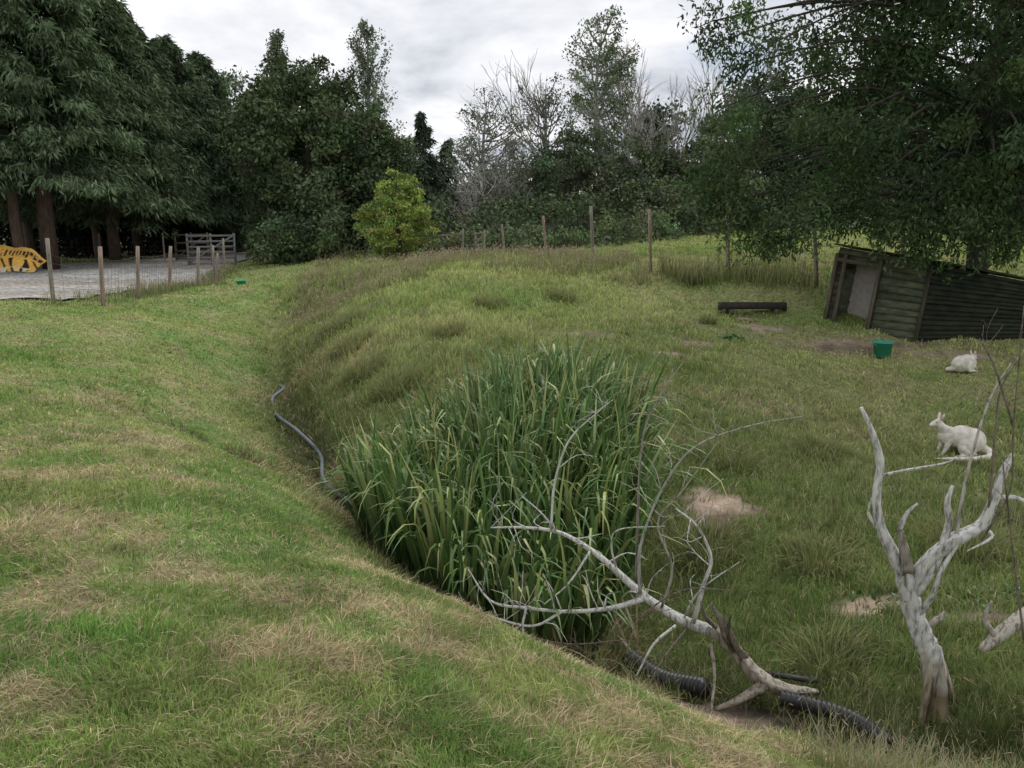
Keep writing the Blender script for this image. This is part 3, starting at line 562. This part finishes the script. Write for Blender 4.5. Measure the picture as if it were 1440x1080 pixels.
bucket('feed_bucket',6.42,13.3,.165,.26,(.03,.30,.20)); bucket('feed_bucket',-8.15,23.5,.15,.18,(.03,.36,.17))
def hose():
    a=Acc(); xy=[(-3.95,13.0),(-3.78,12.3),(-3.62,11.6),(-3.3,10.9),(-2.95,10.2),(-2.5,9.5),(-2.15,8.8),(-1.85,8.2),(-1.5,7.6),(-1.1,7.0)]
    tube(a,[(x-.02+.10*math.sin(i*1.7),y,tz(x-.02,y)+.10+.03*math.sin(i*2.1)) for i,(x,y) in enumerate(xy)],.026,8,(.13,.145,.165),0,sub=6); a.build('water_hose',[M_plastic],smooth=True)
hose()
def pipes():
    a=Acc(); p=[S(1098,982,4.02),S(1140,992,3.95),S(1195,1010,3.8),S(1250,1045,3.55)]
    tube(a,[(x,y,max(z,tz(x,y)+.02)) for x,y,z in p],.045,12,(.018,.018,.02),0,corr=.028); a.build('corrugated_pipe',[M_plastic])
    b=Acc(); p=[S(885,925,4.75),S(930,955,4.5),S(990,968,4.25)]
    tube(b,[(x,y,max(z,tz(x,y)+.05)) for x,y,z in p],.06,12,(.018,.018,.02),0,corr=.03); b.build('corrugated_pipe',[M_plastic])
    c=Acc(); tube(c,[S(1065,945,4.4),S(1150,958,4.25)],.017,8,(.03,.03,.03),0,sub=1); c.build('iron_rod',[M_plastic])
pipes()
# ------------------------------------------------------------------ dead branches
DW=(.72,.70,.66); DB=(.26,.215,.175)
def twigs(acc,P,R,n,L,col,seed=0):
    for i in range(n):
        k=rng.integers(len(P)//4,len(P)); p=P[k]; d=nrm(rng.normal(size=3)+np.array([0,0,.5])); l=L*(.4+.8*rng.random()); q=p+d*l*.5; e=nrm(d+rng.normal(size=3)*.5)
        r0=min(R[k]*.5,.006); tube(acc,[p,q,q+e*l*.5],[r0,r0*.6,.0012],4,col,0,sub=3)
        if rng.random()<.6: f=nrm(d+rng.normal(size=3)*.8); tube(acc,[q,q+f*l*.25,q+f*l*.4+[0,0,-.02]],[r0*.5,r0*.35,.001],4,col,0,sub=2)
def mossy(zlow,zhi):
    def f(P,c):
        k=(1-sm(zlow,zhi,P[:,2]+.25*(rng.random(len(P))-.5)))[:,None]; b=np.array([.30,.24,.15])*(.6+.8*rng.random((len(P),1))); v=1-.35*sm(.5,.9,rng.random((len(P),1)))
        return c*v*(1-k)+b*k
    return f
def dead1():
    a=Acc()
    def br(l,r,col=DW,n=9,tw=0,tl=.3,rough=.22):
        P,R=tube(a,[S(*q) for q in l],r,n,col,0,sub=6,rough=rough,colfn=mossy(-3,-2.9))
        if tw: twigs(a,P,R,tw,tl,col)
        return P
    br([(1150,972,4.15),(1100,968,4.15),(1060,945,4.2),(1030,910,4.25),(1005,885,4.3)],[.015,.045,.050,.042,.038],(.52,.46,.38),12,rough=.5)
    br([(1075,965,4.15),(1040,985,4.1),(1000,1000,4.1)],[.04,.026,.010],(.42,.36,.29),8,rough=.4)
    br([(1010,890,4.3),(960,872,4.4),(915,845,4.5),(880,815,4.6),(840,780,4.7),(790,750,4.8),(740,742,4.9),(690,742,5.0)],[.038,.030,.025,.022,.017,.012,.009,.005],tw=16)
    br([(1032,918,4.25),(1020,895,4.2),(1012,872,4.2),(1000,850,4.2)],[.028,.024,.018,.006],DB,10,rough=.9)
    br([(1045,925,4.2),(1032,905,4.18),(1024,880,4.15),(1030,862,4.15)],[.026,.018,.010,.004],DB,9,rough=.9)
    br([(1005,882,4.28),(990,865,4.25),(985,845,4.25)],[.022,.014,.005],DB,8,rough=.8)
    br([(905,842,4.5),(860,855,4.5),(800,860,4.5),(740,855,4.5),(690,845,4.55),(658,800,4.6)],[.018,.014,.011,.009,.007,.003],tw=14)
    br([(740,855,4.5),(735,880,4.45),(738,905,4.4)],[.008,.007,.004])
    br([(790,860,4.5),(750,880,4.45),(700,870,4.5),(640,850,4.6)],[.009,.008,.006,.003],tw=6)
    br([(900,835,4.5),(900,770,4.45),(930,690,4.4),(975,630,4.3),(1050,600,4.2),(1130,585,4.1)],[.013,.010,.008,.006,.004,.002],(.5,.47,.42),tw=12)
    br([(895,820,4.5),(897,720,4.5),(905,610,4.45),(935,545,4.4),(968,500,4.4)],[.011,.009,.007,.005,.002],(.38,.32,.28),tw=16,tl=.22)
    br([(775,745,4.8),(780,680,4.8),(800,620,4.75),(840,580,4.7),(862,562,4.7)],[.009,.008,.006,.004,.002],tw=8)
    br([(785,750,4.8),(760,720,4.8),(730,695,4.9)],[.008,.005,.002])
    br([(975,875,4.35),(990,820,4.3),(1000,785,4.3),(980,740,4.3),(950,715,4.35)],[.014,.011,.009,.007,.003],tw=7)
    br([(930,855,4.45),(945,800,4.4),(925,735,4.4),(960,690,4.3),(1010,620,4.2)],[.009,.007,.005,.004,.002],(.48,.44,.38),tw=9)
    br([(960,872,4.4),(985,830,4.3),(1040,790,4.2)],[.008,.005,.002],tw=4)
    br([(950,880,4.35),(920,905,4.25),(895,950,4.15)],[.010,.008,.005]); br([(965,885,4.35),(930,930,4.2),(905,980,4.1)],[.008,.006,.003],DB)
    br([(1000,905,4.25),(1005,950,4.15),(1000,1000,4.0)],[.012,.010,.008],(.45,.4,.34)); br([(830,775,4.7),(800,820,4.6),(765,850,4.5)],[.008,.006,.003])
    br([(870,810,4.6),(860,770,4.6),(870,745,4.5),(935,740,4.4)],[.008,.006,.004,.002])
    br([(880,920,4.3),(900,870,4.4),(960,830,4.3),(1030,830,4.2)],[.006,.005,.004,.002],DB,tw=6); br([(700,880,4.6),(790,905,4.4),(880,900,4.3)],[.005,.005,.003],DB,tw=8)
    a.build('fallen_dead_branch',[M_dead],smooth=True)
dead1()
def dead2():
    a=Acc()
    def br(l,r,col=DW,n=11,tw=0,tl=.3,rough=.34,root=False):
        L=[S(*q) for q in l]
        if root:
            x,y,_=L[0]; L[0]=(x,y,min(L[0][2],tz(x,y)-.08))
        P,R=tube(a,L,r,n,col,0,sub=6,rough=rough,colfn=mossy(-.92,-.6))
        if tw: twigs(a,P,R,tw,tl,col)
    br([(1327,985,3.85),(1314,930,3.9),(1300,895,3.95),(1286,860,4.0),(1276,815,4.0),(1270,780,4.0)],[.06,.055,.05,.047,.045,.03],DW,14,root=True,rough=.5)
    br([(1296,985,3.82),(1308,940,3.88),(1303,905,3.93)],[.02,.03,.03],(.6,.55,.48),9,root=True); br([(1345,975,3.9),(1325,940,3.93),(1308,905,3.95)],[.02,.028,.026],(.6,.55,.48),9,root=True)
    br([(1278,820,4.0),(1260,785,4.0),(1242,748,4.0),(1233,700,4.0),(1238,650,4.0),(1228,610,4.0),(1211,573,4.0)],[.036,.032,.026,.021,.020,.015,.008])
    br([(1274,805,3.97),(1267,765,3.97),(1264,735,3.97)],[.036,.024,.008],(.42,.37,.31),9,rough=.9); br([(1265,745,3.97),(1275,722,3.95),(1290,708,3.93)],[.014,.011,.006])
    br([(1278,825,4.0),(1305,787,3.95),(1345,757,3.9),(1380,737,3.9),(1398,700,3.88),(1410,665,3.88),(1424,638,3.88)],[.038,.032,.034,.029,.024,.022,.009])
    br([(1325,770,3.93),(1335,735,3.92),(1333,705,3.9),(1340,683,3.9)],[.022,.017,.015,.007])
    br([(1290,835,3.97),(1312,800,3.93),(1330,765,3.93)],[.024,.022,.018])
    br([(1295,860,3.97),(1312,835,3.9),(1325,800,3.88),(1350,760,3.88)],[.016,.013,.012,.009])
    br([(1240,668,4.0),(1280,660,4.0),(1325,652,3.98),(1358,640,3.95)],[.009,.007,.005,.002])
    br([(1345,752,3.9),(1355,690,3.92),(1372,620,3.95),(1395,555,3.98),(1422,510,4.0)],[.010,.008,.007,.005,.002],(.55,.51,.45))
    br([(1400,700,3.88),(1430,700,3.85),(1470,720,3.8)],[.011,.009,.005]); br([(1390,720,3.88),(1400,600,3.8),(1410,540,3.8),(1445,490,3.8)],[.007,.005,.004,.002],DB,tw=7)
    br([(1380,740,3.9),(1395,755,3.85),(1360,775,3.8)],[.011,.008,.003]); br([(1250,760,4.0),(1222,725,4.0),(1226,700,4.02)],[.012,.008,.003])
    a.build('dead_tree_stump',[M_dead],smooth=True)
    b=Acc()
    tube(b,[S(1380,915,3.95),S(1410,890,3.95),S(1450,865,3.95),S(1500,850,3.95)],[.02,.035,.045,.05],11,(.55,.5,.42),0,rough=.4); tube(b,[S(1400,895,3.95),S(1385,870,4.0),S(1395,845,4)],[.018,.014,.006],7,(.45,.4,.34),0)
    tube(b,[S(1300,885,4.1),S(1330,862,4.1)],[.022,.018],8,(.45,.4,.34),0,sub=1,rough=.4)
    b.build('broken_log',[M_dead],smooth=True)
    c=Acc()
    for l in ([(1380,760,3.8),(1420,690,3.7),(1425,600,3.6),(1440,430,3.5)],[(1425,600,3.6),(1400,520,3.6),(1380,480,3.6)],[(1440,900,3.6),(1425,780,3.6),(1410,650,3.6)]):
        P,R=tube(c,[S(*q) for q in l],[.006,.005,.004,.002][:len(l)],5,(.24,.2,.16),0,sub=5); twigs(c,P,R,6,.18,(.24,.2,.16))
    c.build('dry_twigs',[M_dead])
dead2()
# ------------------------------------------------------------------ albino wallabies
def wallaby(x,y,rot,pose):
    e=bpy.data.objects.new('white_wallaby',None); scene.collection.objects.link(e); e.location=(x,y,tz(x,y)-.015); e.rotation_euler=(0,0,rot)
    bm=bmesh.new()
    from mathutils import Matrix,Euler
    def ell(c,r,rx=0,ry=0):
        g=bmesh.ops.create_icosphere(bm,subdivisions=3,radius=1)['verts']
        M=Matrix.Translation(c)@Euler((rx,ry,0)).to_matrix().to_4x4()@Matrix.Diagonal((r[0],r[1],r[2],1))
        bmesh.ops.transform(bm,matrix=M,verts=g)
    def chain(pts,rs):
        for i in range(len(pts)-1):
            p,q=np.array(pts[i]),np.array(pts[i+1]); L=np.linalg.norm(q-p); k=max(2,int(L/.012))
            for t in np.linspace(0,1,k): 
                g=bmesh.ops.create_icosphere(bm,subdivisions=2,radius=float(rs[i]*(1-t)+rs[i+1]*t))['verts']; bmesh.ops.translate(bm,vec=tuple(p*(1-t)+q*t),verts=g)
    if pose==0:
        ell((-.20,0,.165),(.15,.125,.15)); ell((-.07,0,.215),(.17,.118,.135),0,.15); ell((.08,0,.235),(.13,.085,.105))
        hd=np.array([.235,0,.385]); chain([(.08,0,.25),(.16,0,.31),(.215,0,.37)],[.085,.06,.045])
    else:
        ell((-.15,0,.13),(.17,.13,.14)); ell((0,0,.15),(.17,.12,.13)); ell((.12,0,.13),(.12,.085,.09))
        hd=np.array([.20,0,.22]); chain([(.1,0,.16),(.16,0,.19),(.19,0,.21)],[.08,.055,.045])
    ell(tuple(hd),(.058,.042,.045),0,.3); chain([tuple(hd+[.03,0,-.008]),tuple(hd+[.075,0,-.028])],[.034,.02])
    for s in(-1,1):
        ell(tuple(hd+[-.035,.032*s,.07]),(.019,.013,.055),-.25*s,-.35)
        if pose==0:
            chain([(.10,.05*s,.19),(.135,.055*s,.10),(.165,.05*s,.035)],[.04,.024,.017]); chain([(.165,.05*s,.03),(.205,.05*s,.014)],[.017,.013])
            ell((-.10,.095*s,.13),(.13,.05,.115),0,.35); chain([(-.02,.11*s,.11),(-.1,.12*s,.045),(-.17,.12*s,.035)],[.045,.03,.027]); chain([(-.17,.12*s,.03),(-.02,.125*s,.022),(.10,.125*s,.015)],[.028,.022,.014])
        else:
            chain([(.14,.05*s,.08),(.22,.055*s,.03),(.27,.05*s,.018)],[.03,.02,.015]); ell((-.06,.1*s,.10),(.14,.045,.09)); chain([(-.1,.13*s,.03),(.1,.135*s,.018)],[.026,.015])
    if pose==0: chain([(-.28,0,.1),(-.35,.1,.06),(-.26,.24,.045),(-.05,.29,.04),(.18,.27,.04),(.38,.22,.035)],[.065,.045,.036,.028,.021,.010])
    else: chain([(-.26,0,.08),(-.3,.12,.04),(-.15,.22,.03)],[.05,.035,.015])
    me=bpy.data.meshes.new('body'); bm.to_mesh(me); bm.free()
    ob=bpy.data.objects.new('body',me); scene.collection.objects.link(ob); ob.parent=e
    rm=ob.modifiers.new('r','REMESH'); rm.mode='VOXEL'; rm.voxel_size=.009; rm.use_smooth_shade=True
    s2=ob.modifiers.new('s','SMOOTH'); s2.iterations=5; s2.factor=.5
    m,nt=newmat('albino_fur'); o=N(nt,'ShaderNodeOutputMaterial'); p=N(nt,'ShaderNodeBsdfPrincipled'); nz=N(nt,'ShaderNodeTexNoise'); nz.inputs['Scale'].default_value=14; nz.inputs['Detail'].default_value=8
    cr=N(nt,'ShaderNodeValToRGB'); cr.color_ramp.elements[0].color=(.52,.45,.36,1); cr.color_ramp.elements[0].position=.3; cr.color_ramp.elements[1].color=(.78,.74,.66,1); cr.color_ramp.elements[1].position=.6
    n2=N(nt,'ShaderNodeTexNoise'); n2.inputs['Scale'].default_value=90; bp=N(nt,'ShaderNodeBump'); bp.inputs['Strength'].default_value=.8; bp.inputs['Distance'].default_value=.012; tc=N(nt,'ShaderNodeTexCoord')
    l=nt.links.new; l(tc.outputs['Object'],nz.inputs['Vector']); l(tc.outputs['Object'],n2.inputs['Vector']); l(nz.outputs[0],cr.inputs[0]); l(cr.outputs[0],p.inputs['Base Color']); l(n2.outputs[0],bp.inputs['Height']); l(bp.outputs[0],p.inputs['Normal']); p.inputs['Roughness'].default_value=.95; l(p.outputs[0],o.inputs[0])
    me.materials.append(m)
    a=Acc()
    for s in(-1,1): q=hd+[.025,.036*s,.012]; tube(a,[q-[.006,0,0],q+[.006,0,0]],.007,8,(.25,.07,.06),0,sub=1)
    q=hd+[.092,0,-.028]; tube(a,[q-[.006,0,0],q+[.004,0,0]],.009,8,(.55,.28,.24),0,sub=1)
    for s in(-1,1): q=hd+[-.028,.034*s,.07]; box(a,q+[.012,0,-.03],q+[-.0,0.004*s,.03],.014,.006,(.6,.36,.3),up=(0,1,0))
    a.build('face',[M_plastic],parent=e)
wallaby(5.02,8.5,math.radians(184),0); wallaby(7.42,12.5,math.radians(30),1)
# ------------------------------------------------------------------ sky & sun
w=bpy.data.worlds.new('World'); scene.world=w; w.use_nodes=True; nt=w.node_tree; nt.nodes.clear(); l=nt.links.new
SE,SR=math.radians(52),math.radians(40)
sky=N(nt,'ShaderNodeTexSky',sky_type='NISHITA'); sky.sun_disc=False; sky.sun_elevation=SE; sky.sun_rotation=SR
tc=N(nt,'ShaderNodeTexCoord'); sp=N(nt,'ShaderNodeSeparateXYZ'); l(tc.outputs['Generated'],sp.inputs[0])
def mth(op,a,b=None,c=False):
    m=N(nt,'ShaderNodeMath',operation=op,use_clamp=c)
    for i,q in enumerate((a,b)):
        if q is None: continue
        if isinstance(q,(int,float)): m.inputs[i].default_value=q
        else: l(q,m.inputs[i])
    return m.outputs[0]
zz=mth('ADD',mth('MAXIMUM',sp.outputs[2],0.0),.2); cx=mth('DIVIDE',sp.outputs[0],zz); cy=mth('DIVIDE',sp.outputs[1],zz)
cb=N(nt,'ShaderNodeCombineXYZ'); l(cx,cb.inputs[0]); l(cy,cb.inputs[1])
n1=N(nt,'ShaderNodeTexNoise'); n1.inputs['Scale'].default_value=1.25; n1.inputs['Detail'].default_value=10; n1.inputs['Roughness'].default_value=.56; n1.inputs['Distortion'].default_value=.2; l(cb.outputs[0],n1.inputs['Vector'])
cr=N(nt,'ShaderNodeValToRGB'); E=cr.color_ramp.elements; E[0].position=.37; E[0].color=(.44,.48,.55,1); E[1].position=.60; E[1].color=(.98,.98,1.0,1); q=E.new(.47); q.color=(.70,.72,.77,1); l(n1.outputs[0],cr.inputs[0])
sc=N(nt,'ShaderNodeVectorMath',operation='SCALE'); sc.inputs['Scale'].default_value=10; l(cr.outputs[0],sc.inputs[0])
n3=N(nt,'ShaderNodeTexNoise'); n3.inputs['Scale'].default_value=.9; n3.inputs['Detail'].default_value=5; mp=N(nt,'ShaderNodeMapping'); mp.inputs['Location'].default_value=(3.3,1.2,0); l(cb.outputs[0],mp.inputs[0]); l(mp.outputs[0],n3.inputs['Vector'])
gap=mth('MULTIPLY',mth('SUBTRACT',n3.outputs[0],.60),7.0,True)
mix=N(nt,'ShaderNodeMixRGB'); l(gap,mix.inputs[0]); l(sc.outputs[0],mix.inputs[1]); l(sky.outputs[0],mix.inputs[2])
bg=N(nt,'ShaderNodeBackground'); bg.inputs['Strength'].default_value=.112; l(mix.outputs[0],bg.inputs['Color']); ow=N(nt,'ShaderNodeOutputWorld'); l(bg.outputs[0],ow.inputs[0])
sl=bpy.data.lights.new('sun','SUN'); sl.energy=1.5; sl.angle=math.radians(20); sl.color=(1,.97,.92); so=bpy.data.objects.new('sun',sl); scene.collection.objects.link(so)
from mathutils import Vector
dv=Vector((math.sin(SR)*math.cos(SE),math.cos(SR)*math.cos(SE),math.sin(SE))); so.rotation_euler=dv.to_track_quat('Z','Y').to_euler()
cam=bpy.data.cameras.new('camera'); co=bpy.data.objects.new('camera',cam); scene.collection.objects.link(co); scene.camera=co
co.location=(0,0,EYE); co.rotation_euler=(math.pi/2-PI,0,0); cam.sensor_width=36; cam.lens=27.25; cam.clip_end=3000; cam.clip_start=.05
scene.view_settings.view_transform='Standard'; scene.view_settings.look='None'; scene.view_settings.exposure=0
